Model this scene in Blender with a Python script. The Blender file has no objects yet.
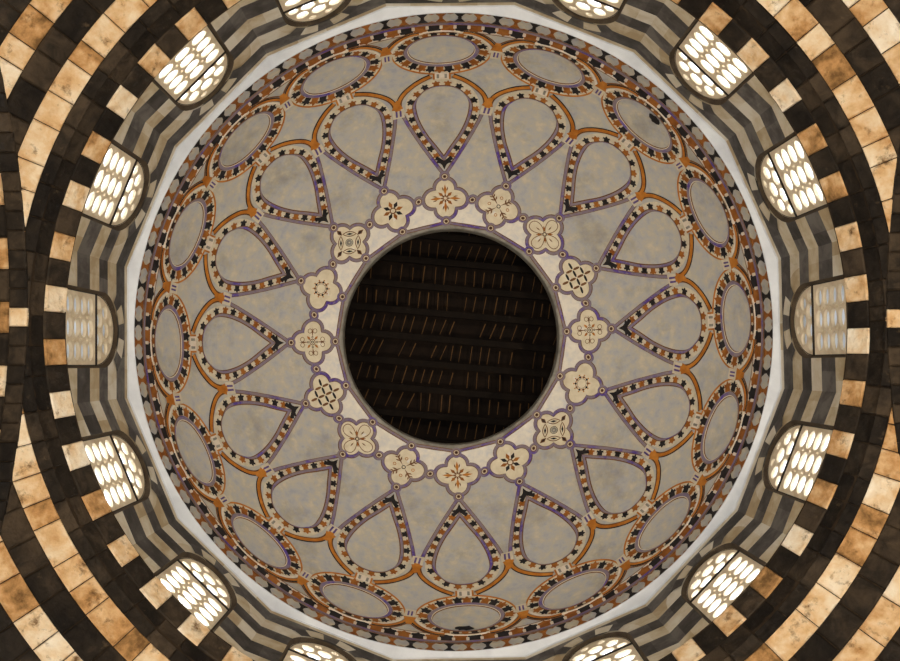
import bpy, bmesh, math, random
from mathutils import Vector, Matrix
random.seed(7)
PI = math.pi
sc = bpy.context.scene
col = sc.collection
F = 953.0            # focal length in pixels of the 900 px wide frame
ZC = 1.6             # eye height above the floor

# ------------------------------------------------------------------ camera
cd = bpy.data.cameras.new('camera'); cam = bpy.data.objects.new('camera', cd); col.objects.link(cam)
cd.sensor_width = 36.0; cd.lens = F / 900 * 36.0; cd.clip_end = 200; cd.clip_start = 0.05
cam.location = (-0.294, 0.672, ZC)
fwd = Vector((11.1 / F, -34.1 / F, 1)).normalized()
up = Vector((0, -1, 0)); up = (up - up.dot(fwd) * fwd).normalized()
right = fwd.cross(up)
R3 = Matrix((right, up, -fwd)).transposed()
cam.rotation_euler = R3.to_euler()
sc.camera = cam
sc.view_settings.view_transform = 'Standard'; sc.view_settings.look = 'None'
sc.view_settings.gamma = 1.0; sc.view_settings.exposure = 0.0
try: sc.view_settings.use_curve_mapping = False
except Exception: pass

# ------------------------------------------------------------------ daylight (bright overcast sky over a dim warm church interior)
w = bpy.data.worlds.new('sky'); sc.world = w; w.use_nodes = True
nt = w.node_tree; nt.nodes.clear()
wo = nt.nodes.new('ShaderNodeOutputWorld'); bg = nt.nodes.new('ShaderNodeBackground')
tc = nt.nodes.new('ShaderNodeTexCoord'); sx = nt.nodes.new('ShaderNodeSeparateXYZ')
rmp = nt.nodes.new('ShaderNodeValToRGB')
nt.links.new(tc.outputs['Generated'], sx.inputs[0]); 
mr = nt.nodes.new('ShaderNodeMapRange'); mr.inputs[1].default_value = -1; mr.inputs[2].default_value = 1
nt.links.new(sx.outputs['Z'], mr.inputs[0]); nt.links.new(mr.outputs[0], rmp.inputs[0])
e = rmp.color_ramp.elements
GROUND = (0.0135, 0.0125, 0.0110, 1)
e[0].position = 0.49; e[0].color = GROUND
e[1].position = 0.52; e[1].color = (0.92, 0.96, 1.0, 1)
nt.links.new(rmp.outputs[0], bg.inputs[0]); bg.inputs[1].default_value = 15.0
nt.links.new(bg.outputs[0], wo.inputs[0])

def lamp(x, y, z, power, colr, size, tx=0, ty=0, tz=16, ang=95, blend=0.9):
    ld = bpy.data.lights.new('fill_spot', 'SPOT'); ld.energy = power; ld.color = colr
    ld.shadow_soft_size = size; ld.spot_size = math.radians(ang); ld.spot_blend = blend
    lo = bpy.data.objects.new('fill_spot', ld); col.objects.link(lo); lo.location = (x, y, z)
    lo.rotation_euler = Vector((tx - x, ty - y, tz - z)).to_track_quat('-Z', 'Y').to_euler()
    return lo
# unseen spots added low in the four corners as warm fill from below (x is photo right, y is photo down)
WARM = (1.0, 0.87, 0.71)
lamp( 4.6,  4.4, 3.2, 3100, WARM, 0.35, 1.5, 1.5)
lamp(-4.6,  4.4, 3.2, 1900, WARM, 0.35, -1.5, 1.5)
lamp( 4.6, -4.4, 3.2, 1900, WARM, 0.35, 1.5, -1.5)
lamp(-4.6, -4.4, 3.2, 2000, WARM, 0.35, -1.5, -1.5)
lamp(0, 0.5, 1.0, 3000, (0.86, 0.93, 1.0), 0.8, 0, 0, 20, 52, 0.5)  # added cool fill for the dome, stands for no real fixture

# ------------------------------------------------------------------ helpers
def lin(c):
    return tuple(((v / 255) / 12.92 if v / 255 <= 0.04045 else ((v / 255 + 0.055) / 1.055) ** 2.4) for v in c) + (1.0,)

def P(a, r, z):      # a: angle seen in the photo, counter-clockwise from its right; z above the eye
    return Vector((r * math.cos(a), -r * math.sin(a), z + ZC))

class MB:
    def __init__(s): s.v = []; s.f = []; s.m = []; s.t = []
    def poly(s, pts, mat=0, tone=0.5):
        n = len(s.v); s.v.extend([tuple(p) for p in pts]); s.f.append(tuple(range(n, n + len(pts)))); s.m.append(mat); s.t.append(tone)
    def grid(s, rows, mat=0, tone=0.5, closed=False):
        n = len(s.v); w_ = len(rows[0])
        for r in rows: s.v.extend([tuple(p) for p in r])
        for i in range(len(rows) - 1):
            for j in range(w_ - (0 if closed else 1)):
                k = (j + 1) % w_
                s.f.append((n + i * w_ + j, n + i * w_ + k, n + (i + 1) * w_ + k, n + (i + 1) * w_ + j)); s.m.append(mat); s.t.append(tone)
    def box(s, c, ux, uy, uz, mat=0, tone=0.5):
        c = Vector(c); q = [c + ux * a + uy * b + uz * d for d in (-1, 1) for b in (-1, 1) for a in (-1, 1)]
        n = len(s.v); s.v.extend([tuple(p) for p in q])
        for fc in ((0,1,3,2),(4,6,7,5),(0,4,5,1),(2,3,7,6),(0,2,6,4),(1,5,7,3)):
            s.f.append(tuple(n + i for i in fc)); s.m.append(mat); s.t.append(tone)
    def mesh(s, name, mats, smooth=False):
        me = bpy.data.meshes.new(name); me.from_pydata(s.v, [], s.f)
        for m in mats: me.materials.append(m)
        me.polygons.foreach_set('material_index', s.m)
        if smooth: me.polygons.foreach_set('use_smooth', [True] * len(s.f))
        at = me.color_attributes.new('tone', 'FLOAT_COLOR', 'CORNER')
        buf = []
        for f, t in zip(s.f, s.t): buf.extend([t, t, t, 1.0] * len(f))
        at.data.foreach_set('color', buf)
        me.update(); return me
    def build(s, name, mats, parent=None, smooth=False):
        return link(name, s.mesh(name, mats, smooth), parent)

def link(name, me, parent=None):
    o = bpy.data.objects.new(name, me); col.objects.link(o)
    if parent: o.parent = parent
    return o
def tag(o, label=None, cat=None, group=None, kind=None):
    if label: o['label'] = label
    if cat: o['category'] = cat
    if group: o['group'] = group
    if kind: o['kind'] = kind
    return o
def copy_tree(o, parent=None):
    c = o.copy(); col.objects.link(c); c.parent = parent
    for ch in [x for x in list(bpy.data.objects) if x.parent == o]: copy_tree(ch, c)
    return c

# ------------------------------------------------------------------ materials
def mat(name, stops, scale=3.0, rough=0.85, bump=0.0, tone=0.0, detail=6, spots=None, bscale=None, distort=0.3):
    """stone, plaster or paint: colour stops driven by noise plus the tone of each block"""
    m = bpy.data.materials.new(name); m.use_nodes = True; n = m.node_tree; N = n.nodes; L = n.links
    b = N['Principled BSDF']; b.inputs['Roughness'].default_value = rough
    try: b.inputs['Specular IOR Level'].default_value = 0.2
    except Exception: pass
    t = N.new('ShaderNodeTexCoord'); no = N.new('ShaderNodeTexNoise'); no.inputs['Scale'].default_value = scale
    no.inputs['Detail'].default_value = detail; no.inputs['Roughness'].default_value = 0.62; no.inputs['Distortion'].default_value = distort
    L.new(t.outputs['Object'], no.inputs['Vector'])
    fac = no.outputs['Fac']
    if tone:
        at = N.new('ShaderNodeAttribute'); at.attribute_name = 'tone'
        ma = N.new('ShaderNodeMath'); ma.operation = 'MULTIPLY_ADD'; ma.inputs[1].default_value = tone; 
        L.new(at.outputs['Fac'], ma.inputs[0])
        ma2 = N.new('ShaderNodeMath'); ma2.operation = 'SUBTRACT'; ma2.inputs[1].default_value = tone / 2
        L.new(fac, ma2.inputs[0]); L.new(ma2.outputs[0], ma.inputs[2]); fac = ma.outputs[0]
    r = N.new('ShaderNodeValToRGB'); L.new(fac, r.inputs[0])
    el = r.color_ramp.elements
    while len(el) < len(stops): el.new(0.5)
    for q, (p, c) in zip(el, stops): q.position = p; q.color = lin(c)
    out = r.outputs[0]
    if spots:       # second noise layer mixing towards a stain colour
        sscale, lo, hi, sc_ = spots
        n2 = N.new('ShaderNodeTexNoise'); n2.inputs['Scale'].default_value = sscale; n2.inputs['Detail'].default_value = 8
        n2.inputs['Roughness'].default_value = 0.7
        L.new(t.outputs['Object'], n2.inputs['Vector'])
        mrp = N.new('ShaderNodeMapRange'); mrp.inputs[1].default_value = lo; mrp.inputs[2].default_value = hi
        L.new(n2.outputs['Fac'], mrp.inputs[0])
        mx = N.new('ShaderNodeMixRGB'); L.new(mrp.outputs[0], mx.inputs[0]); L.new(out, mx.inputs[1]); mx.inputs[2].default_value = lin(sc_)
        out = mx.outputs[0]
    L.new(out, b.inputs['Base Color'])
    if bump:
        nb = N.new('ShaderNodeTexNoise'); nb.inputs['Scale'].default_value = bscale or scale * 3; nb.inputs['Detail'].default_value = 8
        L.new(t.outputs['Object'], nb.inputs['Vector'])
        bp = N.new('ShaderNodeBump'); bp.inputs['Strength'].default_value = bump; bp.inputs['Distance'].default_value = 0.05
        L.new(nb.outputs['Fac'], bp.inputs['Height']); L.new(bp.outputs[0], b.inputs['Normal'])
    return m

M = {}
M['light_stone'] = mat('light stone', [(0.22, (112, 82, 46)), (0.37, (188, 142, 90)), (0.50, (216, 180, 134)), (0.62, (228, 204, 168)), (0.80, (242, 230, 208))], 2.6, 0.85, 0.8, 0.42, spots=(4.2, 0.56, 0.70, (104, 74, 42)), bscale=7, distort=0.15, detail=9)
M['dark_stone'] = mat('dark stone', [(0.25, (20, 15, 10)), (0.5, (40, 33, 25)), (0.75, (70, 58, 44))], 3.2, 0.8, 0.7, 0.40, spots=(5, 0.62, 0.82, (104, 86, 62)), bscale=8, distort=0.6)
M['mortar'] = mat('mortar', [(0.3, (40, 31, 22)), (0.7, (70, 56, 40))], 8, 0.95)
M['drum_light'] = mat('drum light marble', [(0.3, (166, 146, 112)), (0.5, (190, 176, 148)), (0.7, (206, 198, 180))], 2.0, 0.7, 0.1, 0.35, spots=(3, 0.6, 0.85, (130, 112, 84)))
M['drum_dark'] = mat('drum dark marble', [(0.3, (58, 54, 50)), (0.5, (78, 74, 70)), (0.7, (104, 99, 93))], 3.0, 0.7, 0.1, 0.35)
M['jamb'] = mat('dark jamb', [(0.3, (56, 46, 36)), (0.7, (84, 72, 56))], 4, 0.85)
M['white_stone'] = mat('white cornice stone', [(0.3, (188, 190, 193)), (0.7, (208, 210, 211))], 2.0, 0.6)
M['tracery'] = mat('window stone tracery', [(0.3, (206, 186, 154)), (0.7, (228, 212, 182))], 5, 0.8, 0.1)
M['plaster'] = mat('mottled plaster', [(0.32, (163, 163, 167)), (0.45, (176, 173, 166)), (0.55, (182, 175, 158)), (0.70, (198, 186, 160))], 4.5, 0.85, 0.08, 0.0, detail=5, spots=(0.8, 0.52, 0.80, (138, 132, 120)), distort=0.0)
M['pale_plaster'] = mat('pale plaster', [(0.3, (202, 200, 198)), (0.5, (222, 214, 198)), (0.7, (234, 226, 208))], 5, 0.8, 0.05)
M['cream'] = mat('cream ground', [(0.3, (184, 172, 148)), (0.7, (214, 202, 174))], 6, 0.85)
M['cream_line'] = mat('cream stone', [(0.3, (204, 190, 158)), (0.7, (226, 214, 186))], 5, 0.8)
M['violet'] = mat('violet grey band', [(0.36, (84, 62, 140)), (0.45, (122, 108, 128)), (0.56, (134, 120, 120)), (0.66, (96, 74, 150))], 1.6, 0.7, 0, 0.0, spots=(14, 0.5, 0.75, (146, 132, 130)))
M['purple'] = mat('purple paint', [(0.35, (70, 50, 110)), (0.65, (104, 84, 128))], 3, 0.7)
M['orange'] = mat('ochre orange band', [(0.35, (158, 92, 26)), (0.65, (192, 124, 48))], 4, 0.7)
M['brown'] = mat('thin brown outline', [(0.35, (96, 62, 34)), (0.65, (124, 84, 50))], 6, 0.8)
M['rust'] = mat('rust leaves', [(0.35, (126, 72, 24)), (0.65, (164, 102, 40))], 4, 0.8)
M['black'] = mat('black leaves', [(0.35, (26, 23, 24)), (0.65, (46, 42, 42))], 4, 0.8)
M['white_paint'] = mat('white tesserae', [(0.35, (206, 190, 168)), (0.65, (226, 214, 196))], 5, 0.8)
M['rim_stone'] = mat('oculus stone', [(0.35, (118, 114, 104)), (0.65, (152, 147, 134))], 4, 0.8)
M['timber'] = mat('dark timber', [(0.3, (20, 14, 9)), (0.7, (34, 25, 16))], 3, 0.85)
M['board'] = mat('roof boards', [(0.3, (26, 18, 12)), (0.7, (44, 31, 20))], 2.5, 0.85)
M['lath'] = mat('pale lath', [(0.3, (70, 48, 26)), (0.7, (126, 90, 50))], 1.5, 0.8)
M['outside'] = mat('outer render', [(0.3, (140, 136, 130)), (0.7, (165, 160, 152))], 2, 0.9)
M['iron'] = mat('dark iron', [(0.3, (30, 24, 18)), (0.7, (44, 36, 28))], 5, 0.6)
g = bpy.data.materials.new('frosted glass'); g.use_nodes = True; n = g.node_tree; n.nodes.clear()
o_ = n.nodes.new('ShaderNodeOutputMaterial'); tr = n.nodes.new('ShaderNodeBsdfTranslucent'); df = n.nodes.new('ShaderNodeBsdfDiffuse'); mx = n.nodes.new('ShaderNodeMixShader')
tr.inputs[0].default_value = (0.95, 0.97, 1, 1); df.inputs[0].default_value = (0.6, 0.64, 0.7, 1); mx.inputs[0].default_value = 0.15
n.links.new(tr.outputs[0], mx.inputs[1]); n.links.new(df.outputs[0], mx.inputs[2]); n.links.new(mx.outputs[0], o_.inputs[0]); M['glass'] = g

# ------------------------------------------------------------------ the stone courses under the drum: ring wall, pendentives, arches
RW = 6.0                                  # apothem of the 16-sided drum
ZS = F * RW / 391                         # sill height
D = 6.22; ZA = F * D / 432.5; ZP = ZA - D; RS = D * math.sqrt(2)   # arch plane, arch crown, springing, pendentive sphere
def prof(px):
    """ring radius and height of the stone surface for a course edge px"""
    if px <= 414: t = (px - 391) / 23; r = RW + 0.15 * t; return r, F * r / px
    if px <= 429: t = (px - 414) / 15; r = 6.15 + 0.07 * t; return r, F * r / px
    lo, hi = ZP + 2.0, ZA + .4                 # sphere below the crown
    for _ in range(40):
        z = (lo + hi) / 2; r = math.sqrt(RS * RS - (z - ZP) ** 2)
        if F * r / z > px: lo = z
        else: hi = z
    return r, z
def stone(mb, p0, p1, a0, a1, mt, tone, push, gap_a, gap_p=0.7):
    """one dressed block of a course: a cushion-edged face lifted off the wall"""
    na = 4; npx = 3
    rows = []
    us = [0, 0.04] + [0.04 + 0.92 * (i + 1) / na for i in range(na)] + [1]
    vs = [0, 0.05] + [0.05 + 0.90 * (i + 1) / npx for i in range(npx)] + [1]
    q0, q1 = p0 + gap_p / 2, p1 - gap_p / 2
    jit = [[random.uniform(-.006, .006) for _ in us] for _ in vs]
    for iv, v in enumerate(vs):
        row = []
        for iu, u in enumerate(us):
            edge = (iu in (0, len(us) - 1)) or (iv in (0, len(vs) - 1))
            px = q0 + (q1 - q0) * v; a = a0 + gap_a + (a1 - a0 - 2 * gap_a) * u
            r, z = prof(px)
            lift = -0.008 if edge else push + jit[iv][iu]
            # push inwards and slightly down, away from the backing
            row.append(P(a, r - lift * 0.85, z - lift * 0.5))
        rows.append(row)
    mb.grid(rows, mt, tone)
def backing(mb, pxs, a0, a1, n, mt):
    rows = []
    for px in pxs:
        r, z = prof(px); rows.append([P(a0 + (a1 - a0) * i / n, r + 0.02, z + 0.015) for i in range(n + 1)])
    mb.grid(rows, mt)

DR = math.radians(0.8)                    # turn of the drum about its axis
# ring wall: 96 blocks, light and dark by turns, over a plain dark course
wb = MB()
for i in range(96):
    a = DR + 2 * PI * (i - 0.5) / 96; b = a + 2 * PI / 96
    L_ = (i % 2 == 1)
    s0 = random.uniform(-0.6, 0.6)
    stone(wb, 391 + (0 if L_ else 0.4), 413.5 + s0, a, b, 0 if L_ else 1, random.random(), random.uniform(0.015, 0.035) if L_ else random.uniform(0.0, 0.02), 0.0008)
i = 0; a = 0.03; DC = []
while a < 2 * PI + 0.02:
    da = random.uniform(0.062, 0.085); b = min(a + da, 2 * PI + 0.03)
    if 2 * PI + 0.03 - b < 0.03: b = 2 * PI + 0.03
    tn = random.random(); ps = random.uniform(0.0, 0.02); DC.append((a, b, tn, ps))
    stone(wb, 414.0, 429.4, a, b, 1, tn, ps, 0.0010, 0.0)
    a = b
backing(wb, [391, 402, 414, 421, 429.5], 0, 2 * PI, 192, 2)
# top ledge joining the ring to the drum wall
wb.grid([[P(2 * PI * i / 192, RW, ZS) for i in range(193)], [P(2 * PI * i / 192, RW + 0.6, ZS + 0.01) for i in range(193)]], 2)
wl = wb.build('wall_ring', [M['light_stone'], M['dark_stone'], M['mortar']])
tag(wl, 'round stone course of alternating tan and black blocks just below the drum windows', 'wall', kind='structure')

SIDES = [('wall_bottom_right', -45, 'right-hand lower'), ('wall_bottom_left', -135, 'left-hand lower'), ('wall_top_left', 135, 'left-hand upper'), ('wall_top_right', 45, 'right-hand upper')]
edges = [429, 442, 472, 503.5, 536, 569, 604, 640, 680]
for name, mid, word in SIDES:
    mb = MB()
    A0, A1 = math.radians(mid - 45), math.radians(mid + 45)
    for a, b, tn, ps in DC:
        for sh in (-2 * PI, 0):
            if a + sh < A1 and b + sh > A0: stone(mb, 428.8, 442.0, max(a + sh, A0), min(b + sh, A1), 1, tn, ps, 0.0010, 0.0)
    for c in range(1, len(edges) - 1):
        light = (c % 2 == 1)
        a = A0 - random.uniform(0, 0.05)
        while a < A1:
            da = (random.uniform(0.048, 0.088) if c else random.uniform(0.055, 0.08)) * 455 / (edges[c] + 10)
            if c >= 1 and random.random() < 0.12: da *= 1.4
            stone(mb, edges[c] + (0.0 if c else -0.3), edges[c + 1], a, a + da, 0 if light else 1, random.random(),
                  random.uniform(0.0, 0.03), 0.0010, 0.6)
            a += da
    backing(mb, [429, 435, 442, 457, 472, 488, 503, 520, 536, 552, 569, 604, 640, 680], A0, A1, 60, 2)
    me = mb.mesh(name, [M['light_stone'], M['dark_stone'], M['mortar']])
    bm = bmesh.new(); bm.from_mesh(me)
    for nx, ny in ((1, 0), (-1, 0), (0, 1), (0, -1)):
        bmesh.ops.bisect_plane(bm, geom=bm.verts[:] + bm.edges[:] + bm.faces[:], dist=1e-5, plane_co=(nx * (D - .027), ny * (D - .027), 0), plane_no=(nx, ny, 0), clear_outer=True)
    bm.to_mesh(me); bm.free()
    o = link(name, me)
    tag(o, f'curved pendentive of striped tan and black stone courses in the {word} corner of the photo', 'wall', kind='structure')

# the four great arches: dark projecting rib and a striped soffit behind it
def arch(ang, label):
    mb = MB(); ca, sa = math.cos(ang), math.sin(ang)
    out = Vector((ca, -sa, 0)); tan = Vector((-sa, -ca, 0))
    def Q(d, phi, rho): return out * (D + d) + tan * (rho * math.sin(phi)) + Vector((0, 0, ZP + ZC + rho * math.cos(phi)))
    n = 37; st = PI * 0.86 / n
    mb.grid([[Q(.012, -PI * .43 + PI * .86 * q / 60, rho) for q in range(61)] for rho in (D - .02, D + .4)], 2)
    m_ = 61; sm = PI * .86 / m_
    for k in range(n):
        p0 = -PI * 0.43 + k * st; p1 = p0 + st - 0.0025
        def band(d0, d1, rho, mt, tone, lift):
            us = [0, .06, .35, .65, .94, 1]; vs = [0, .1, .5, .9, 1]; rows = []
            for iv, v in enumerate(vs):
                row = []
                for iu, u in enumerate(us):
                    edge = iu in (0, 5) or iv in (0, 4)
                    row.append(Q(d0 + (d1 - d0) * v, p0 + (p1 - p0) * u, rho - (0 if edge else lift + random.uniform(-.006, .006))))
                rows.append(row)
            mb.grid(rows, mt, tone)
        kk = k - n // 2
        rib_light = kk in (0, ) 
        # face of the rib towards the crossing
        band(0.23, 1.10, D + 0.06, 0 if kk % 2 == 0 else 1, random.random(), 0.03)
        band(1.12, 2.0, D + 0.06, 0 if kk % 2 == 1 else 1, random.random(), 0.03)
    for k in range(m_):
        p0 = -PI * 0.43 + k * sm; p1 = p0 + sm - .002; mt_ = 0 if k - m_ // 2 in (0,) else 1; tn = random.random()
        mb.poly([Q(-0.03, p0, D - 0.02), Q(-0.03, p1, D - 0.02), Q(-0.03, p1, D + 0.05), Q(-0.03, p0, D + 0.05)], mt_, tn)
        band(-0.03, 0.22, D - 0.02, mt_, tn, 0.02)
    rows = []
    for d, rho in ((-0.02, D), (0.225, D), (0.225, D + 0.08), (2.0, D + 0.08), (2.0, D + 0.5), (0.0, D + 0.5)):
        rows.append([Q(d, -PI * 0.43 + PI * 0.86 * k / 60, rho) for k in range(61)])
    mb.grid(rows, 2)
    o = mb.build('arch', [M['light_stone'], M['dark_stone'], M['mortar']])
    tag(o, label, 'arch', kind='structure')
arch(PI, 'great crossing arch with dark rib at the left-hand edge of the photo')
arch(0, 'great crossing arch with dark rib at the right-hand edge of the photo')
arch(PI / 2, 'great crossing arch beyond the upper edge of the photo')
arch(-PI / 2, 'great crossing arch beyond the lower edge of the photo')

# ------------------------------------------------------------------ drum: sixteen flat sides striped light and dark, a window in each
HALF = RW * math.tan(PI / 16)
ZT = 17.55
OH, OZ, OA = 0.645, 16.26, 16.98          # opening: half width, springing, crown
def hw(z):
    if z <= OZ: return OH
    if z >= OA: return 0
    return OH * math.sqrt(max(0, 1 - ((z - OZ) / (OA - OZ)) ** 2.1))
PH, PZ, PA = 0.605, 16.15, 17.04           # glazed panel: half width, transom, crown
def phw(z):
    if z <= PZ: return PH
    if z >= PA: return 0
    return PH * math.sqrt(max(0, 1 - ((z - PZ) / (PA - PZ)) ** 2.1))
def face_frame(k):
    a = DR + 2 * PI * k / 16
    out = Vector((math.cos(a), -math.sin(a), 0)); tan = Vector((-math.sin(a), -math.cos(a), 0))
    return a, out, tan
def W(k, t, z, d=0.0):
    a, out, tan = face_frame(k)
    return out * (RW + d) + tan * t + Vector((0, 0, z + ZC))
db = MB()
courses = [ZS - 0.05, 15.09, 15.64, 16.07, 16.48, 16.92, 17.36, ZT + 0.02]
for k in range(16):
    for c in range(len(courses) - 1):
        z0, z1 = courses[c], courses[c + 1]; mt = 0 if c % 2 == 0 else 1
        n = 8 if z1 > OZ else 1
        zs = [z0 + (z1 - z0) * i / n for i in range(n + 1)]
        if z0 < OA < z1: zs = sorted(set(zs + [OA]))
        for s in (-1, 1):
            tone = random.random()
            cuts = [0.0, random.uniform(0.35, 0.7), 1.0]
            for q in range(2):
                tone = random.random()
                for i in range(len(zs) - 1):
                    e0, e1 = hw(zs[i]), hw(zs[i + 1])
                    def T(e_, u): return s * (e_ + (HALF - e_) * u)
                    db.poly([W(k, T(e0, cuts[q]), zs[i]), W(k, T(e0, cuts[q + 1]), zs[i]), W(k, T(e1, cuts[q + 1]), zs[i + 1]), W(k, T(e1, cuts[q]), zs[i + 1])], mt, tone)
    # outer skin of the drum and the reveal between
    zz = [ZS - 0.3] + [OZ - 1 + i * (1 + OA - OZ) / 24 for i in range(25)] + [ZT + 0.6]
    ho = (RW + 0.34) * math.tan(PI / 16)
    for i in range(len(zz) - 1):
        e0, e1 = hw(zz[i]), hw(zz[i + 1])
        for s in (-1, 1):
            db.poly([W(k, s * e0, zz[i], .34), W(k, s * ho, zz[i], .34), W(k, s * ho, zz[i + 1], .34), W(k, s * e1, zz[i + 1], .34)], 2)
    def outline(fn, spring, crown, z_low):
        pts = [(fn(z_low), z_low), (fn(spring - .5), spring - .5)]
        for i in range(25):
            th = PI / 2 * i / 24; z = spring + (crown - spring) * math.sin(th); pts.append((fn(z) if i < 24 else 0.0, z))
        return pts + [(-x, z) for x, z in reversed(pts[:-1])]
    A_ = outline(hw, OZ, OA, ZS - 0.05); B_ = outline(phw, PZ, PA, ZS - 0.05)
    rows = [[W(k, x, z, 0.0) for x, z in A_], [W(k, x * 1.0, z, 0.09) for x, z in B_]]
    db.grid(rows, 3)
    db.grid([[W(k, x, z, 0.19) for x, z in B_], [W(k, x, z, 0.34) for x, z in A_]], 2)
    db.grid([[W(k, x, z, 0.09) for x, z in B_], [W(k, x, z, 0.19) for x, z in B_]], 3)
    # low sill behind the ring
    db.poly([W(k, -OH, ZS - .02, 0), W(k, OH, ZS - .02, 0), W(k, OH, ZS - .02, .34), W(k, -OH, ZS - .02, .34)], 3)
dr = db.build('wall_drum', [M['drum_light'], M['drum_dark'], M['outside'], M['jamb']])
tag(dr, 'sixteen-sided drum wall with light and dark marble stripes between the windows', 'wall', kind='structure')

# voussoirs over each window
def voussoirs():
    mb = MB()
    cuts = [40, 58, 80, 100, 122, 140]
    for i in range(len(cuts) - 1):
        pi_, po = [], []
        for u in range(7):
            a = math.radians(cuts[i] + (cuts[i + 1] - cuts[i]) * u / 6)
            xi = (OH + .006) * math.cos(a); zi = OZ + (OA - OZ + .006) * math.sin(a)
            g_ = 1.40; xo = xi * g_; zo = OZ + (zi - OZ) * g_
            if zo > ZT - .06:
                f_ = (ZT - .06 - zi) / (zo - zi); xo = xi * 1.45; zo = ZT - .06
            pi_.append((xi, zi)); po.append((xo, zo))
        mt = 1 if i % 2 == 0 else 0
        yv = -.02; tn = random.random()
        mb.grid([[Vector((x, yv, z)) for x, z in pi_], [Vector((x, yv, z)) for x, z in po]], mt, tn)
        mb.grid([[Vector((x, 0, z)) for x, z in po], [Vector((x, yv, z)) for x, z in po]], mt, tn)
    return mb.mesh('arch_voussoirs', [M['drum_light'], M['drum_dark']])

# window panels cut as flat slabs with holes
def slab(name, outer, holes, thick, m):
    cu = bpy.data.curves.new(name, 'CURVE'); cu.dimensions = '2D'; cu.fill_mode = 'BOTH'; cu.extrude = thick / 2; cu.bevel_depth = 0.004
    for pts in [outer] + holes:
        sp = cu.splines.new('POLY'); sp.points.add(len(pts) - 1)
        for p, q in zip(sp.points, pts): p.co = (q[0], q[1], 0, 1)
        sp.use_cyclic_u = True
    ob = bpy.data.objects.new(name + '_tmp', cu); col.objects.link(ob)
    bpy.context.view_layer.update()
    me = bpy.data.meshes.new_from_object(ob.evaluated_get(bpy.context.evaluated_depsgraph_get()))
    bpy.data.objects.remove(ob); me.name = name
    me.transform(Matrix(((1, 0, 0, 0), (0, 0, 1, 0), (0, 1, 0, 0), (0, 0, 0, 1))))   # (x,y,z) -> (x, depth, height)
    me.materials.clear(); me.materials.append(m); me.update()
    return me
def ell(cx, cz, rx, rz, n=22): return [(cx + rx * math.cos(2 * PI * i / n), cz + rz * math.sin(2 * PI * i / n)) for i in range(n)]
holes = []
colx = [-0.372, 0.0, 0.372]; rowz = [15.02, 15.315, 15.61, 15.905]
for z in rowz:
    for x in colx: holes.append(ell(x, z, 0.160, 0.122))
for i in range(len(rowz) - 1):
    zm = (rowz[i] + rowz[i + 1]) / 2
    for x in (-0.186, 0.186): holes.append(ell(x, zm, 0.032, 0.045, 8))
zb = ZS - 0.02
tr_me = slab('tracery_panel', [(-PH, zb), (PH, zb), (PH, PZ - .02), (-PH, PZ - .02)], holes, 0.05, M['tracery'])
lo_ = [(-PH, PZ + .02)] + [(-PH * math.cos(PI * i / 30) , PZ + .02 + (PA - PZ - .02) * math.sin(PI * i / 30) ** 0.95) for i in range(1, 30)] + [(PH, PZ + .02)]
lh = [ell(-.165, 16.325, .140, .125), ell(.165, 16.325, .140, .125), ell(-.435, 16.30, .098, .10), ell(.435, 16.30, .098, .10),
      ell(0, 16.62, .140, .14), ell(-.31, 16.59, .120, .125), ell(.31, 16.59, .120, .125), ell(-.155, 16.85, .075, .07), ell(.155, 16.85, .075, .07)]
lu_me = slab('lunette_panel', lo_, lh, 0.05, M['tracery'])
gp = [(-PH, zb)] + [(-PH, PZ)] + [(-PH * math.cos(PI * i / 30), PZ + (PA - PZ) * math.sin(PI * i / 30)) for i in range(1, 30)] + [(PH, PZ), (PH, zb)]
gl_me = slab('glass', gp, [], 0.006, M['glass'])
bb = MB(); bb.box((0, 0, PZ), Vector((PH, 0, 0)), Vector((0, .045, 0)), Vector((0, 0, .022)), 0); bar_me = bb.mesh('transom_bar', [M['iron']])
fb = MB()
fo = [(x, z) for x, z in gp]; fi = [(x * 0.975, z if z <= zb + .01 else z - 0.012) for x, z in gp]
fb.grid([[Vector((x, -.05, z)) for x, z in fo], [Vector((x, -.05, z)) for x, z in fi], [Vector((x, 0, z)) for x, z in fi]], 0)
fr_me = fb.mesh('window_frame', [M['iron']])
vs_me = voussoirs()
where = {0: 'dim window at the middle of the right-hand side, panes grey', 8: 'dim window at the middle of the left-hand side, panes grey-blue'}
names = {1: 'first bright window above the dim right-hand one', 2: 'bright window near the upper right corner', 3: 'bright window cut by the upper edge, right of centre',
         4: 'window above the upper edge of the photo', 5: 'bright window cut by the upper edge, left of centre', 6: 'bright window near the upper left corner', 7: 'first bright window above the dim left-hand one',
         9: 'first bright window below the dim left-hand one', 10: 'bright window near the lower left corner', 11: 'bright window cut by the lower edge, left of centre', 12: 'window below the lower edge of the photo',
         13: 'bright window cut by the lower edge, right of centre', 14: 'bright window near the lower right corner', 15: 'first bright window below the dim right-hand one'}
for k in range(16):
    a, out, tan = face_frame(k)
    root = bpy.data.objects.new(f'window_{k + 1}', None); col.objects.link(root)
    m3 = Matrix((tan, out, Vector((0, 0, 1)))).transposed().to_4x4()
    if m3.determinant() < 0: m3 = Matrix((-tan, out, Vector((0, 0, 1)))).transposed().to_4x4()
    root.matrix_world = Matrix.Translation(out * RW + Vector((0, 0, ZC))) @ m3
    tag(root, names.get(k) or where[k], 'window', 'round-arched windows of the drum', 'structure')
    for nm, me, dep in (('tracery_panel', tr_me, .120), ('lunette_panel', lu_me, .120), ('glass', gl_me, .155), ('transom_bar', bar_me, .115), ('window_frame', fr_me, .14), ('arch_voussoirs', vs_me, 0)):
        ch = link(nm, me, root); ch.location = (0, dep, 0)

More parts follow.
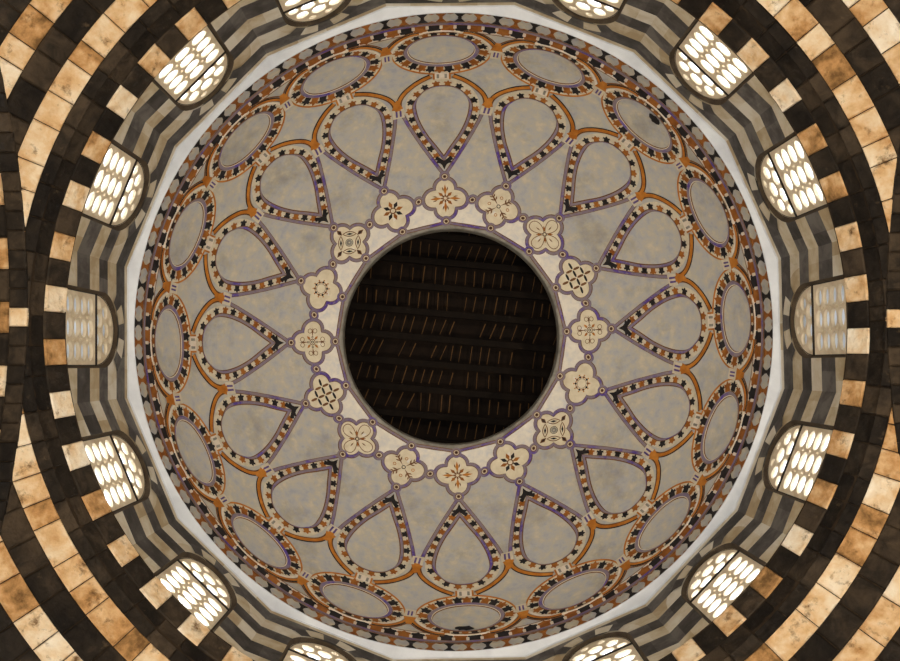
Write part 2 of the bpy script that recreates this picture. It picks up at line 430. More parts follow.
# roofs and walls of the church close outside the two dim windows
for s, lb in ((1, 'right'), (-1, 'left')):
    mb = MB(); mb.box((s * 7.6, 0, 16.6 + ZC), Vector((.35, 0, 0)), Vector((0, 2.3, 0)), Vector((0, 0, 3.2)), 0)
    mb.box((s * 7.45, 0, 19.75 + ZC), Vector((.75, 0, 0)), Vector((0, 2.5, 0)), Vector((0, 0, .12)), 0)
    tag(mb.build('gable_wall', [M['outside']]), f'grey gable wall outside the dim {lb}-hand window', 'wall', kind='structure')

# ------------------------------------------------------------------ white cornice ring between drum and dome
RD = 5.898; ZD = 17.56
cb = MB(); na = 160
def poly_r(a, ap):
    b = ((a - DR + PI / 16) % (PI / 8)) - PI / 16
    return ap / math.cos(b)
rows = []
for ap, z, mode in ((6.02, 17.50, 0), (5.99, 17.50, 0), (5.985, 17.53, 0), (RD + .02, 17.55, 1), (RD - 0.005, 17.56, 1), (RD - 0.005, 17.61, 1)):
    rows.append([P(2 * PI * i / na + DR, (poly_r(2 * PI * i / na + DR, ap) if mode == 0 else ap), z) for i in range(na)])
cb.grid(rows, 0, closed=True)
co = cb.build('trim_1', [M['white_stone']])
tag(co, 'white stone cornice ring around the foot of the dome', 'cornice', kind='structure')

# ------------------------------------------------------------------ the dome
def vpx(px):
    """arc height above the dome's foot of the circle that the photo shows at radius px"""
    lo, hi = 0.0, math.radians(89)
    for _ in range(40):
        th = (lo + hi) / 2
        if F * RD * math.cos(th) / (ZD + RD * math.sin(th)) > px: lo = th
        else: hi = th
    return RD * lo
DA = math.radians(2.5)                    # turn of the painted pattern about the axis
def S(k, u, v, lift=0.0):
    """point of the dome in sector k: u metres sideways, v metres up the curve"""
    th = v / RD; a = DA + 2 * PI * k / 16 + u / (RD * math.cos(th))
    r = RD - lift
    return P(a, r * math.cos(th), ZD + r * math.sin(th))
def U(px, deg):
    th = vpx(px) / RD; return RD * math.cos(th) * math.radians(deg)
V_OC = vpx(109)
sb = MB(); nv = 40
rows = [[P(2 * PI * i / 192, RD * math.cos(V_OC / RD * j / nv), ZD + RD * math.sin(V_OC / RD * j / nv)) for i in range(192)] for j in range(nv + 1)]
to = V_OC / RD
rr = 6.2
rows += [[P(2 * PI * i / 192, r, z) for i in range(192)] for r, z in ((RD * math.cos(to), ZD + RD * math.sin(to) + .45),)]
rows += [[P(2 * PI * i / 192, rr * math.cos(t), ZD + rr * math.sin(t)) for i in range(192)] for t in [to * (1 - j / 12) for j in range(13)]]
sb.grid(rows, 0, closed=True)
dome = sb.build('ceiling', [M['plaster']], smooth=False)
for p in dome.data.polygons: p.use_smooth = True
tag(dome, 'painted plaster dome with medallions around a round dark opening', 'dome', kind='structure')

# ---- 2D design helpers, all in metres on the dome's curve
def resample(pts, n, closed=True):
    q = pts + ([pts[0]] if closed else [])
    d = [0]
    for a, b in zip(q, q[1:]): d.append(d[-1] + math.hypot(b[0] - a[0], b[1] - a[1]))
    tot = d[-1]; out = []; j = 0
    m = n if closed else n - 1
    for i in range(n):
        s = tot * i / m
        while j < len(d) - 2 and d[j + 1] < s: j += 1
        f_ = (s - d[j]) / max(1e-9, d[j + 1] - d[j]); out.append((q[j][0] + (q[j + 1][0] - q[j][0]) * f_, q[j][1] + (q[j + 1][1] - q[j][1]) * f_))
    return out
def normals(pts, closed=True):
    n = len(pts); out = []
    for i in range(n):
        a = pts[i - 1] if (closed or i) else pts[0]; b = pts[(i + 1) % n] if (closed or i < n - 1) else pts[-1]
        dx, dy = b[0] - a[0], b[1] - a[1]; l = math.hypot(dx, dy) or 1; out.append((dy / l, -dx / l))
    return out                             # points outwards for counter-clockwise curves
def offset(pts, d, closed=True):
    return [(p[0] + q[0] * d, p[1] + q[1] * d) for p, q in zip(pts, normals(pts, closed))]
def strip(mb, k, pts, w, mt, lift=0.012, closed=False, base=0.002, edge=None):
    """raised flat moulding of width w along a curve; edge = material of its thin outer lines"""
    prof_ = [(-w / 2, base), (-w / 2 * .86, lift), (w / 2 * .86, lift), (w / 2, base)]
    cols_ = [mt, mt, mt]
    if edge is not None:
        ew = min(.012, w * .28)
        prof_ = [(-w / 2, base), (-w / 2, lift * .8), (-w / 2 + ew, lift * .8), (-w / 2 + ew, lift), (w / 2 - ew, lift), (w / 2 - ew, lift * .8), (w / 2, lift * .8), (w / 2, base)]
        cols_ = [edge, edge, mt, mt, mt, edge, edge]
    nn = normals(pts, closed); n = len(pts)
    ls = [[S(k, p[0] + q[0] * o, p[1] + q[1] * o, z) for p, q in zip(pts, nn)] for o, z in prof_]
    for i in range(len(prof_) - 1):
        mb.grid([ls[i], ls[i + 1]], cols_[i], closed=closed)
def fill(mb, k, pts, mt, lift=0.003, rings=6, centre=None):
    c = centre or (sum(p[0] for p in pts) / len(pts), sum(p[1] for p in pts) / len(pts))
    rows = [[S(k, c[0] + (p[0] - c[0]) * t, c[1] + (p[1] - c[1]) * t, lift) for p in pts] for t in [1 - i / rings for i in range(rings)] + [0.02]]
    mb.grid(rows, mt, closed=True)
    mb.poly([S(k, c[0] + (p[0] - c[0]) * .02, c[1] + (p[1] - c[1]) * .02, lift) for p in pts], mt)
LEAF = [(-.43, 0), (.43, 0), (.38, .42), (.64, .46), (.50, .60), (.56, .74), (.22, .68), (.13, .82), (0, 1.0), (-.13, .82), (-.22, .68), (-.56, .74), (-.50, .60), (-.64, .46), (-.38, .42)]
def leaf(mb, k, p, nrm, w, h, mt, lift=0.009, shape=LEAF):
    tx, ty = nrm[1], -nrm[0]
    j = random.uniform(.92, 1.08)
    mb.poly([S(k, p[0] + tx * x * w * j + nrm[0] * y * h, p[1] + ty * x * w * j + nrm[1] * y * h, lift) for x, y in shape], mt)

PM = [M['plaster'], M['cream'], M['violet'], M['rust'], M['black'], M['orange'], M['brown'], M['purple'], M['white_paint'], M['cream_line'], M['pale_plaster'], M['rim_stone']]
PL, CR, VI, RU, BL, OR, BR, PU, WH, CL, PP, RSN = range(12)

# teardrop: half outline in (photo radius, half width in photo px) -> metres
def px_uv(px, wpx):                        # wpx sideways pixels at radius px
    th = vpx(px) / RD; return (RD * math.cos(th) * wpx / px, vpx(px))
def closed_from_half(half):                # half: list of (px, w) from tip (small radius) to top (large radius)
    L_ = [px_uv(p, w_) for p, w_ in half]
    # v grows towards the oculus; walk counter-clockwise
    return [(x, v) for x, v in L_] + [(-x, v) for x, v in reversed(L_) if x > 1e-6]
def smooth_half(keys, n=40):
    # Catmull-Rom through the keys
    out = []
    K = [keys[0]] + keys + [ (keys[-1][0], -keys[-2][1]) ]
    for i in range(1, len(K) - 2):
        p0, p1, p2, p3 = K[i - 1], K[i], K[i + 1], K[i + 2]
        m = 8
        for j in range(m):
            t = j / m
            out.append(tuple(0.5 * ((2 * p1[c]) + (-p0[c] + p2[c]) * t + (2 * p0[c] - 5 * p1[c] + 4 * p2[c] - p3[c]) * t * t + (-p0[c] + 3 * p1[c] - 3 * p2[c] + p3[c]) * t ** 3) for c in (0, 1)))
    out.append(keys[-1]); return out
field = [(182, 0), (191, 6.6), (203, 15.5), (216, 22.5), (228, 26.2), (237, 25.8), (245.2, 19), (249, 10), (250, 0)]
FH = smooth_half(field)
def mk_tear(k):
    pts = closed_from_half(FH)
    ctr = (0, vpx(222))
    # orientation: make counter-clockwise in (u, v)
    A = sum(a[0] * b[1] - b[0] * a[1] for a, b in zip(pts, pts[1:] + pts[:1]))
    if A < 0: pts = [pts[0]] + pts[:0:-1]
    pts = resample(pts, 110)
    root = None
    mb = MB(); fill(mb, k, pts, PL, 0.003, 8, ctr)
    root = mb.build('teardrop_medallion', PM, dome)
    # violet moulding fading to a thin line at the broad end
    nn = normals(pts)
    mb = MB(); tip = pts[0]
    vb = vpx(238)
    def wv(p):
        t = min(1, max(0, (p[1] - vpx(243)) / (vpx(232) - vpx(243)))); return 0.025 + 0.068 * t
    inner = pts
    outer = []
    for i, (p, q) in enumerate(zip(pts, nn)):
        w_ = wv(p); 
        if i == 0: outer.append((p[0], p[1] + w_ * 1.9))
        else: outer.append((p[0] + q[0] * w_, p[1] + q[1] * w_))
    def mix(t): return [(a[0] + (b[0] - a[0]) * t, a[1] + (b[1] - a[1]) * t) for a, b in zip(inner, outer)]
    for t0, t1, mt, h0, h1 in ((0, .22, BR, .003, .020), (.22, .8, VI, .022, .022), (.8, 1, BR, .020, .003)):
        mb.grid([[S(k, *p, h0) for p in mix(t0)], [S(k, *p, h1) for p in mix(t1)]], mt, closed=True)
    mb.build('moulding', PM, root)
    # cream ground with leaves
    mb = MB()
    BW = 0.235
    o2 = [(p[0] + q[0] * BW, p[1] + q[1] * BW) for p, q in zip(pts, nn)]
    o2[0] = (0, pts[0][1] + 0.40)
    o2[1] = (o2[1][0] * .55, o2[1][1] + .07); o2[-1] = (o2[-1][0] * .55, o2[-1][1] + .07)
    mb.grid([[S(k, a[0] + (b[0] - a[0]) * t, a[1] + (b[1] - a[1]) * t, .005) for a, b in zip(outer, o2)] for t in (0, .5, 1)], CR, closed=True)
    # leaves
    rs = resample(outer, 23 * 10); nr = normals(rs)
    leaf(mb, k, (0, outer[0][1] - .03), (0, 1), .30, .24, BL, shape=[(-.5, -.55), (0, 0.05), (.5, -.55), (.66, -.12), (.46, .0), (.66, .22), (.3, .3), (.16, .5), (0, 1), (-.16, .5), (-.3, .3), (-.66, .22), (-.46, .0), (-.66, -.12)])
    for i in range(1, 23):
        h = min(i, 23 - i)
        leaf(mb, k, rs[i * 10], nr[i * 10], .155, .160, RU if h % 2 == 1 else BL)
    mb.build('leaf_border', PM, root)
    # outer outline: violet double line from the tip to the side links
    mb = MB()
    half = [(162.5, 0.6), (170, 6), (180, 13.0), (192, 21), (205, 29), (217, 36), (227, 41)]
    hs = half
    for s in (-1, 1):
        line = resample([(px_uv(p, w_)[0] * s, px_uv(p, w_)[1]) for p, w_ in hs], 26, False)
        strip(mb, k, line, .085, VI, .024, edge=BR)
    mb.build('outline', PM, root)
    # orange arcs round the broad end
    mb = MB()
    arcp = [(231, 11.0), (240, 10.75), (246, 9.5), (252, 7.3), (257, 4.9), (260.5, 2.5)]
    arcm = [(U(p, a), vpx(p)) for p, a in arcp]
    for s in (-1, 1):
        q = resample([(x * s, v) for x, v in arcm], 20, False)
        # gentle smoothing
        for _ in range(3): q = [q[0]] + [((a[0] + 2 * b[0] + c[0]) / 4, (a[1] + 2 * b[1] + c[1]) / 4) for a, b, c in zip(q, q[1:], q[2:])] + [q[-1]]
        strip(mb, k, q, .10, OR, .028, edge=BL)
        strip(mb, k, offset(q, .062 * s, False), .022, BR, .020)
    mb.build('orange_band', PM, root)
    return root
def mk_roundel(k):
    lo_, hi_ = vpx(298.8), vpx(272.6)
    v0 = (lo_ + hi_) / 2; R_up = (hi_ - lo_) / 2; R_lat = RD * math.cos(v0 / RD) * 33.2 / 286
    def E(f_, n=72, sq=0.0):               # sq: how much narrower the ring gets towards the dome's foot
        o_ = []
        for i in range(n):
            a = 2 * PI * i / n; g_ = f_ * (1 - sq * max(0, -math.sin(a)))
            o_.append(((R_lat + g_) * math.cos(a), v0 + (R_up + g_) * math.sin(a)))
        return o_
    mb = MB(); fill(mb, k, E(0), PL, .003, 6, (0, v0)); root = mb.build('roundel', PM, dome)
    mb = MB()
    a, b = E(0, 72, 0), E(.118, 72, .78)
    def mix(t): return [(p[0] + (q[0] - p[0]) * t, p[1] + (q[1] - p[1]) * t) for p, q in zip(a, b)]
    for t0, t1, mt, h0, h1 in ((0, .10, BR, .003, .020), (.10, .24, CL, .02, .022), (.24, .88, VI, .022, .022), (.88, 1, BR, .020, .003)):
        mb.grid([[S(k, *p, h0) for p in mix(t0)], [S(k, *p, h1) for p in mix(t1)]], mt, closed=True)
    mb.build('moulding', PM, root)
    mb = MB()
    a, b = E(.118, 72, .78), E(.36, 72, .48)
    mb.grid([[S(k, p[0] + (q[0] - p[0]) * t, p[1] + (q[1] - p[1]) * t, .005) for p, q in zip(a, b)] for t in (0, .5, 1)], CR, closed=True)
    n = 24; q = resample(E(.118, 72, .78), n * 4); nq = normals(q)
    for i in range(n):
        down = max(0, -nq[i * 4][1]); leaf(mb, k, q[i * 4], nq[i * 4], .185 - .03 * down, .235 - .09 * down, BL if (i + k) % 2 else RU)
    mb.build('leaf_border', PM, root)
    mb = MB(); q = E(.36, 96, .48)
    strip(mb, k, [p for p in q[1:48]], .034, OR, .018, False, edge=None)
    q2 = q[49:96]; strip(mb, k, q2, .05, WH, .018, False)
    mb.build('outline', PM, root)
    return root
def mk_links(k):
    """small painted link blocks and orange nodes on the sector's edge and centre"""
    root = None
    mb = MB()
    def rect(u0, u1, v0_, v1, mt, lift): mb.grid([[S(k, u0, v0_, lift), S(k, u1, v0_, lift)], [S(k, u0, v1, lift), S(k, u1, v1, lift)]], mt)
    # between two teardrops
    ub = U(229, 11.25)
    v1, v2 = vpx(233), vpx(224.5)
    for s in (1,):
        rect(ub - .13, ub + .13, v1, v2, CR, .026)
        for du in (-.045, .045):
            rect(ub + du - .022, ub + du + .022, v1 + .04, v2 - .04, PU, .030)
    mb.build('painted_link', PM, dome)
    mb = MB(); vv = (vpx(263.5), vpx(257.5))
    rect(-.19, .19, vv[0], vv[1], WH, .027); rect(-.11, -.015, vv[0] + .03, vv[1] - .03, RSN, .030); rect(.015, .11, vv[0] + .03, vv[1] - .03, RSN, .030)
    rect(-.19, -.15, vv[0], vv[1], OR, .031); rect(.15, .19, vv[0], vv[1], OR, .031)
    mb.build('painted_link', PM, dome)
    mb = MB(); ub = U(285, 11.25); v1, v2 = vpx(288), vpx(280)
    rect(ub - .11, ub + .11, v1, v2, CR, .026)
    for du in (-.035, .035): rect(ub + du - .018, ub + du + .018, v1 + .06, v2 - .06, PU, .030)
    mb.build('painted_link', PM, dome)
    # orange nodes
    mb = MB(); ub = U(236, 11.25)
    c = (ub, vpx(235.5)); 
    fill(mb, k, [(c[0] + .13, c[1] + .06), (c[0] + .02, c[1] - .2), (c[0] - .02, c[1] - .2), (c[0] - .13, c[1] + .06)][::1], OR, .032, 2, c)
    mb.build('orange_node', PM, dome)
    mb = MB(); ub = U(291, 11.25); c = (ub, vpx(289.5))
    fill(mb, k, [(c[0] + .13, c[1] + .06), (c[0] + .05, c[1] - .24), (c[0] - .05, c[1] - .24), (c[0] - .13, c[1] + .06)], OR, .032, 2, c)
    mb.build('orange_node', PM, dome)
def mk_spandrel(k):
    """arched panel between two roundels and the rim"""
    mb = MB(); ub = U(292, 11.25)
    top = vpx(303.0); low = vpx(291)
    for s in (-1, 1):
        pts = []
        for i in range(15):
            t = i / 14
            px = 289.5 + 12.6 * math.sin(t * PI / 2); dg = 11.25 - s * (0.4 + 6.6 * t ** 1.35)
            pts.append((U(px, dg), vpx(px)))
        strip(mb, k, pts, .085, OR, .024, edge=BL)
        strip(mb, k, offset(pts, .075 * (-s), False), .02, BR, .018)
    mb.build('spandrel_arch', PM, dome)

def ring_strip(mb, p0, p1, mt, lift, n=16 * 12):
    rows = []
    for px in (p0, (p0 + p1) / 2, p1):
        v = vpx(px); rows.append([S(0, 2 * PI * i / n * RD * math.cos(v / RD), v, lift) for i in range(n)])
    mb.grid(rows, mt, closed=True)
def cell(mb, a0, a1, p0, p1, mt, lift, shape):
    """polygon given in unit coordinates of a rim cell (a in sectors, px between p0 and p1)"""
    pts = []
    for x, y in shape:
        v = vpx(p0 + (p1 - p0) * y); a = (a0 + (a1 - a0) * x)
        th = v / RD; r = RD - lift; pts.append(P(DA + a, r * math.cos(th), ZD + r * math.sin(th)))
    mb.poly(pts, mt)

def arc_pts(cx, cy, r, a0, a1, n): return [(cx + r * math.cos(a0 + (a1 - a0) * i / n), cy + r * math.sin(a0 + (a1 - a0) * i / n)) for i in range(n + 1)]
Q_PX = 139.0
def quat_outline(c, off, r, n=14):
    """four-lobed outline, counter-clockwise"""
    pts = []
    # lobes at 0,90,180,270; neighbouring circles meet on the diagonals
    d = off / math.sqrt(2); h = math.sqrt(max(0, r * r - (d) ** 2))
    # meeting point distance from centre along the diagonal
    m = d + h
    for q in range(4):
        a = q * PI / 2; cx, cy = c[0] + off * math.cos(a), c[1] + off * math.sin(a)
        mx_, my_ = c[0] + m * math.cos(a - PI / 4), c[1] + m * math.sin(a - PI / 4)
        nx_, ny_ = c[0] + m * math.cos(a + PI / 4), c[1] + m * math.sin(a + PI / 4)
        b0 = math.atan2(my_ - cy, mx_ - cx); b1 = math.atan2(ny_ - cy, nx_ - cx)
        while b1 < b0: b1 += 2 * PI
        pts += arc_pts(cx, cy, r, b0, b1, n)[:-1]
    return pts
MOTIFS = ['quatrefoil with slender ochre cross star', 'quatrefoil with four forked leaves set crosswise', 'quatrefoil with four rounded petals', 'quatrefoil with dark diagonal lattice',
          'quatrefoil with scrolled petals', 'quatrefoil with ring of dark dots', 'quatrefoil with eight-sided rosette and corner darts', 'quatrefoil with eight-pointed black and rust star']
def motif(mb, k, c, kind):
    def T(x, y): return (c[0] + x * 1.35, c[1] + y * 1.35)
    def pol(pts, mt, lift=.012): mb.poly([S(k, *T(x, y), lift) for x, y in pts], mt)
    def rot(pts, a): return [(x * math.cos(a) - y * math.sin(a), x * math.sin(a) + y * math.cos(a)) for x, y in pts]
    def dart(r0, r1, w_, a, mt, lift=.012): pol(rot([(r0, 0), ((r0 + r1) / 2, w_), (r1, 0), ((r0 + r1) / 2, -w_)], a), mt, lift)
    def ring(r, w_, mt, cx=0, cy=0, n=20, lift=.012):
        strip(mb, k, [T(cx + r * math.cos(2 * PI * i / n), cy + r * math.sin(2 * PI * i / n)) for i in range(n)], w_, mt, lift, True, .006)
    if kind == 0:
        for i in range(4): dart(.05, .27, .028, i * PI / 2, OR); dart(.04, .17, .03, i * PI / 2 + PI / 4, RU)
        for i in range(8): dart(.02, .09, .018, i * PI / 4, BR, .014)
        for i in range(4):
            for s in (-1, 1): dart(.14, .23, .012, i * PI / 2 + s * .22, BR)
        ring(.035, .018, RU)
    elif kind == 1:
        for i in range(4):
            a = PI / 4 + i * PI / 2
            dart(.03, .30, .016, a, BR)
            for s in (-1, 1):
                for q, ln in ((.12, .10), (.19, .08)):
                    b = rot([(0, 0), (ln * .6, .014), (ln, 0.0), (ln * .5, -.014)], s * .75)
                    pol(rot([(x + q, y) for x, y in b], a), BR)
            ring(.025, .016, OR, .17 * math.cos(i * PI / 2), .17 * math.sin(i * PI / 2), 10)
        ring(.03, .02, BL)
    elif kind == 2:
        for i in range(4):
            a = i * PI / 2
            pet = [(.03 + .145 * (1 - math.cos(t)), .125 * math.sin(t) * (0.75 - .25 * math.cos(t))) for t in [2 * PI * j / 20 for j in range(20)]]
            pr = rot(pet, a)
            strip(mb, k, [T(*p) for p in pr], .018, BR, .012, True, .006)
            dart(.10, .2, .012, a, BR)
            dart(.05, .16, .02, a + PI / 4, RU)
        ring(.03, .022, BL)
    elif kind == 3:
        for s in (0, 1):
            for o_, xs in ((-.152, (-.076, .076)), (0, (-.232, -.078, .078, .232)), (.152, (-.076, .076))):
                for x in xs:
                    m_ = BL if s == 0 else BR
                    pol(rot([(x - .062, o_ - .009), (x - .03, o_ - .021), (x + .03, o_ - .021), (x + .062, o_ - .009), (x + .062, o_ + .009), (x + .03, o_ + .021), (x - .03, o_ + .021), (x - .062, o_ + .009)], s * PI / 2), m_)
    elif kind == 4:
        ring(.05, .02, BR); ring(.02, .02, BL, n=10)
        for i in range(4):
            a = i * PI / 2
            for s in (-1, 1):
                ring(.038, .014, BR, .20 * math.cos(a + s * .24), .20 * math.sin(a + s * .24), 12)
            dart(.07, .26, .012, a, BR); dart(.06, .15, .022, a + PI / 4, OR)
        for i in range(8): ring(.015, .012, BL, .085 * math.cos(i * PI / 4), .085 * math.sin(i * PI / 4), 8)
    elif kind == 5:
        ring(.115, .020, OR, n=24); ring(.085, .01, BR)
        for i in range(10):
            a = 2 * PI * i / 10; ring(.010, .030, BL if i % 2 else BR, .115 * math.cos(a), .115 * math.sin(a), 8, .016); dart(.135, .165, .018, a, OR)
    elif kind == 6:
        ring(.032, .06, RSN); ring(.066, .014, BL, lift=.014)
        for i in range(4):
            a = i * PI / 2
            dart(.19, .34, .040, a, BR); dart(.21, .31, .018, a, BL, .015)
            b = a + PI / 4
            L1 = [(.158 + .044 * math.sin(PI * q / 8), -.125 + .25 * q / 8) for q in range(9)]
            L2 = [(.158 - .044 * math.sin(PI * q / 8), .125 - .25 * q / 8) for q in range(1, 8)]
            strip(mb, k, [T(*p) for p in rot(L1 + L2, b)], .022, BR, .012, True, .006)
            pol(rot([(.158, -.07), (.178, 0), (.158, .07), (.138, 0)], b), BL, .014)
    else:
        for i in range(8): dart(.045, .19, .036, i * PI / 4, BL if i % 2 else RU)
        ring(.05, .03, BR); ring(.02, .02, WH, n=10)
def mk_quat(k, kind):
    c = (0, vpx(Q_PX))
    out = quat_outline(c, .275, .215)
    mb = MB(); fill(mb, k, out, CL, .008, 5, c); root = mb.build('quatrefoil', PM, dome)
    root['label'] = MOTIFS[kind]
    mb = MB(); strip(mb, k, quat_outline(c, .275, .255), .088, VI, .026, True, edge=BR); mb.build('outline', PM, root)
    mb = MB(); motif(mb, k, c, kind); mb.build('painted_motif', PM, root)
def mk_boss(k, deg, px, rad=.125):
    c = (U(px, deg), vpx(px))
    mb = MB()
    circ = lambda r, n=18: [(c[0] + r * math.cos(2 * PI * i / n), c[1] + r * math.sin(2 * PI * i / n)) for i in range(n)]
    fill(mb, k, circ(rad), VI, .032, 2, c)
    mb.grid([[S(k, *p, .002) for p in circ(rad)], [S(k, *p, .032) for p in circ(rad)]], VI, closed=True)
    fill(mb, k, circ(rad * .66), BR, .036, 2, c); fill(mb, k, circ(rad * .52), CR, .040, 2, c); fill(mb, k, circ(rad * .34), BR, .042, 2, c); fill(mb, k, circ(rad * .16, 8), BL, .044, 1, c)
    mb.build('boss', PM, dome)

for k in range(16):
    mk_tear(k); mk_roundel(k); mk_links(k); mk_spandrel(k)
    mk_quat(k, (4 - k) % 8)
    mk_boss(k, 0, 161.2); mk_boss(k, 11.25, 139.5); mk_boss(k, 0, 116.5)
    # pale panels next to the oculus
    mb = MB()
    pts = [(U(114.6, a), vpx(114.6)) for a in [11.25 - 11.0 + 22.0 * i / 10 for i in range(11)]][::-1]
    pts += [(U(124, .3), vpx(124)), (U(139, .3), vpx(139)), (U(138, 6), vpx(138)), (U(137.5, 11.25), vpx(137.5)), (U(138, 16.5), vpx(138)), (U(139, 22.2), vpx(139)), (U(124, 22.2), vpx(124))]
    fill(mb, k, pts[::-1], PP, .005, 5, (U(124, 11.25), vpx(124)))
    mb.build('pale_panel', PM, dome)

# two dark scars where the plaster has fallen
for k, u0, px, a_, b_ in ((12, -.05, 296.5, .20, .10), (2, -.12, 296, .16, .12)):
    c = (u0, vpx(px)); pts = []
    for i in range(18):
        t = 2 * PI * i / 18; w_ = random.uniform(.7, 1.15)
        pts.append((c[0] + a_ * w_ * math.cos(t), c[1] + b_ * w_ * math.sin(t)))
    mb = MB(); fill(mb, k, pts, BL, .030, 2, c); mb.build('plaster_scar', PM, dome)

# oculus rim and violet ring: straight from boss to boss
def oct_px(a, rmax): 
    b = (a % (PI / 8)) - PI / 16
    return rmax * math.cos(PI / 16) / math.cos(b)
def poly_band(mb, r0, r1, mt, l0, l1, n=320):
    rows = []
    for f0, lf in ((r0, l0), (r1, l1)):
        row = []
        for i in range(n):
            a = 2 * PI * i / n; px = oct_px(a, f0) if f0 > 110 else f0
            th = vpx(px) / RD; r = RD - lf; row.append(P(DA + a, r * math.cos(th), ZD + r * math.sin(th)))
        rows.append(row)
    mb.grid(rows, mt, closed=True)
mb = MB(); poly_band(mb, 113.2, 113.9, BR, .022, .022); poly_band(mb, 113.9, 116.0, VI, .024, .024); poly_band(mb, 116.0, 116.6, BR, .022, .004)
mb.build('oculus_band', PM, dome)
mb = MB(); poly_band(mb, 113.3, 109.6, RSN, .018, .05); poly_band(mb, 109.6, 108.4, RSN, .05, .03); poly_band(mb, 108.4, 108.2, RSN, .03, -.15)
rows = [[P(2 * PI * i / 128, r_, z_) for i in range(128)] for r_, z_ in ((RD * math.cos(vpx(108.2) / RD), ZD + RD * math.sin(vpx(108.2) / RD)), (RD * math.cos(to) - .02, ZD + RD * math.sin(to) + .45))]
mb.grid(rows, RSN, closed=True)
mb.build('oculus_rim', PM, dome)

# rim band at the foot of the dome
mb = MB(); ring_strip(mb, 301.8, 309.8, WH, .0065); mb_root = mb.build('rim_band', PM, dome)
mb = MB(); ring_strip(mb, 309.6, 311.4, VI, .024); ring_strip(mb, 311.4, 311.9, RU, .020); ring_strip(mb, 309.2, 309.6, RU, .020); ring_strip(mb, 301.6, 302.2, BR, .012); mb.build('violet_fillet', PM, mb_root)
mb = MB(); N1 = 136; st = 2 * PI / N1
for i in range(N1):
    a0 = i * st
    cell(mb, a0, a0 + st, 302.0, 309.3, RU if i % 2 else BL, .010, [(.10, 1), (.12, .50), (-.02, .42), (.06, .2), (.32, .16), (.5, .0), (.68, .16), (.94, .2), (1.02, .42), (.88, .50), (.90, 1)])
mb.build('leaf_row', PM, mb_root)
mb = MB(); ring_strip(mb, 311.9, 320.3, CR, .004)
N2 = 104; st = 2 * PI / N2
for i in range(N2):
    a0 = i * st; m0 = RU if i % 2 else BL
    cell(mb, a0, a0 + st, 312.0, 319.9, PL, .010, [(.01, .5), (.13, .30), (.20, .10), (.38, .06), (.5, .16), (.62, .06), (.80, .10), (.87, .30), (.99, .5), (.87, .70), (.80, .90), (.62, .94), (.5, .84), (.38, .94), (.20, .90), (.13, .70)])
    for y0, y1 in ((0, .46), (1, .54)):
        cell(mb, a0 + st / 2, a0 + 1.5 * st, 312.0, 319.9, m0, .012, [(.20, y0), (.30, y0 + (y1 - y0) * .4), (.44, y1), (.56, y1), (.70, y0 + (y1 - y0) * .4), (.80, y0)])
    cell(mb, a0 + st / 2, a0 + 1.5 * st, 312.0, 319.9, m0, .014, [(.38, .5), (.5, .3), (.62, .5), (.5, .7)])
    for y0, y1 in ((0, .13), (1, .87)):
        cell(mb, a0, a0 + st, 312.0, 319.9, RU, .013, [(.30, y0), (.5, y1), (.70, y0)])
mb.build('hexagon_row', PM, mb_root)

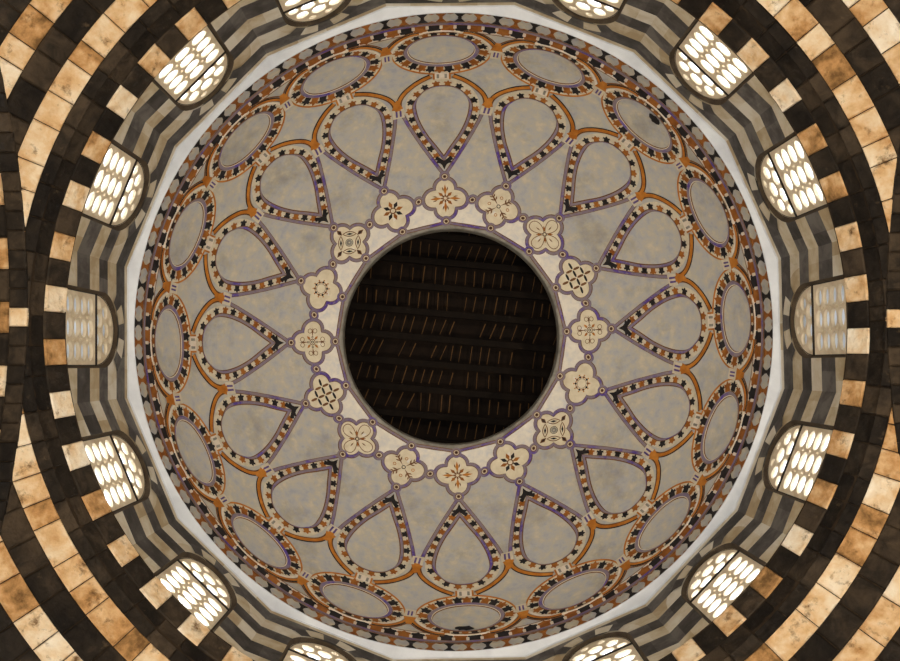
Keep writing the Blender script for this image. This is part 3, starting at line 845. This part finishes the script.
# ------------------------------------------------------------------ timber roof above the opening
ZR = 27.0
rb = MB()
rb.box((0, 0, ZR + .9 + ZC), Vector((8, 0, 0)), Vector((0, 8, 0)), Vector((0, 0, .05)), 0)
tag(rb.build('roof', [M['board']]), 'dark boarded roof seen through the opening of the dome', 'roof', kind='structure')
ab = MB(); na = 64
ab.grid([[P(2 * PI * i / na, r, z) for i in range(na)] for r, z in ((6.35, 17.9), (6.6, 18.4), (6.6, ZR + .9), (6.8, ZR + .9), (6.8, 17.9), (6.35, 17.9))], 0, closed=True)
tag(ab.build('wall_attic', [M['outside']]), 'round wall carrying the timber roof above the dome', 'wall', kind='structure')
ANG = math.radians(5)                      # the beams run slightly downhill to the photo's right
ux = Vector((math.cos(ANG), math.sin(ANG), 0)); uy = Vector((-math.sin(ANG), math.cos(ANG), 0))
ORD = ['first', 'second', 'third', 'fourth', 'fifth', 'sixth', 'seventh', 'eighth', 'ninth', 'tenth']
mpp = ZR / F; cx0 = 0.02; cy0 = -0.02
pitch = 25.6 * mpp
bm_ = MB(); bm_.box((0, 0, 0), Vector((4.2, 0, 0)), Vector((0, .085, 0)), Vector((0, 0, .13)), 0)
beam_me = bm_.mesh('roof_beam', [M['timber']])
bev = beam_me
lm = MB(); lm.box((0, 0, 0), Vector((.0125, 0, 0)), Vector((0, .25, 0)), Vector((0, 0, .02)), 0)
lath_me = lm.mesh('roof_lath', [M['lath']])
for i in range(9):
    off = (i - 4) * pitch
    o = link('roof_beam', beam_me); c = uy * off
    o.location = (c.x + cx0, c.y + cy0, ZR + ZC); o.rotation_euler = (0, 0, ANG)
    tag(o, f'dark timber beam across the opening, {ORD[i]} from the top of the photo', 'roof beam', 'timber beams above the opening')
for i in range(-1, 9):
    off = (i - 4 + .5) * pitch
    half = math.sqrt(max(0, 3.15 ** 2 - off ** 2)) if abs(off) < 3.1 else 0.6
    x = -half + random.uniform(.05, .25)
    lean = random.choice([-.35, -.2, .0])
    cut = random.uniform(-.3, .3) * half; lean2 = random.choice([0.02, -.08, -.3])
    while x < half:
        if random.random() > .08:
            o = link('roof_lath', lath_me); c = ux * x + uy * off
            ln = (lean if x < cut else lean2) + random.uniform(-.04, .04)
            o.location = (c.x + cx0, c.y + cy0, ZR + .3 + random.uniform(0, .06) + ZC); o.rotation_euler = (0, 0, ANG - ln)
            o.scale = (random.uniform(.6, 1.25), random.uniform(.7, 1.05), 1)
            row = f'between the {ORD[i]} and {ORD[i + 1]} beams' if 0 <= i < 8 else ('above the first beam' if i < 0 else 'below the ninth beam')
            tag(o, f'thin pale roof lath {row} over the opening', 'roof lath', f'laths {row}')
        x += random.uniform(.22, .36)
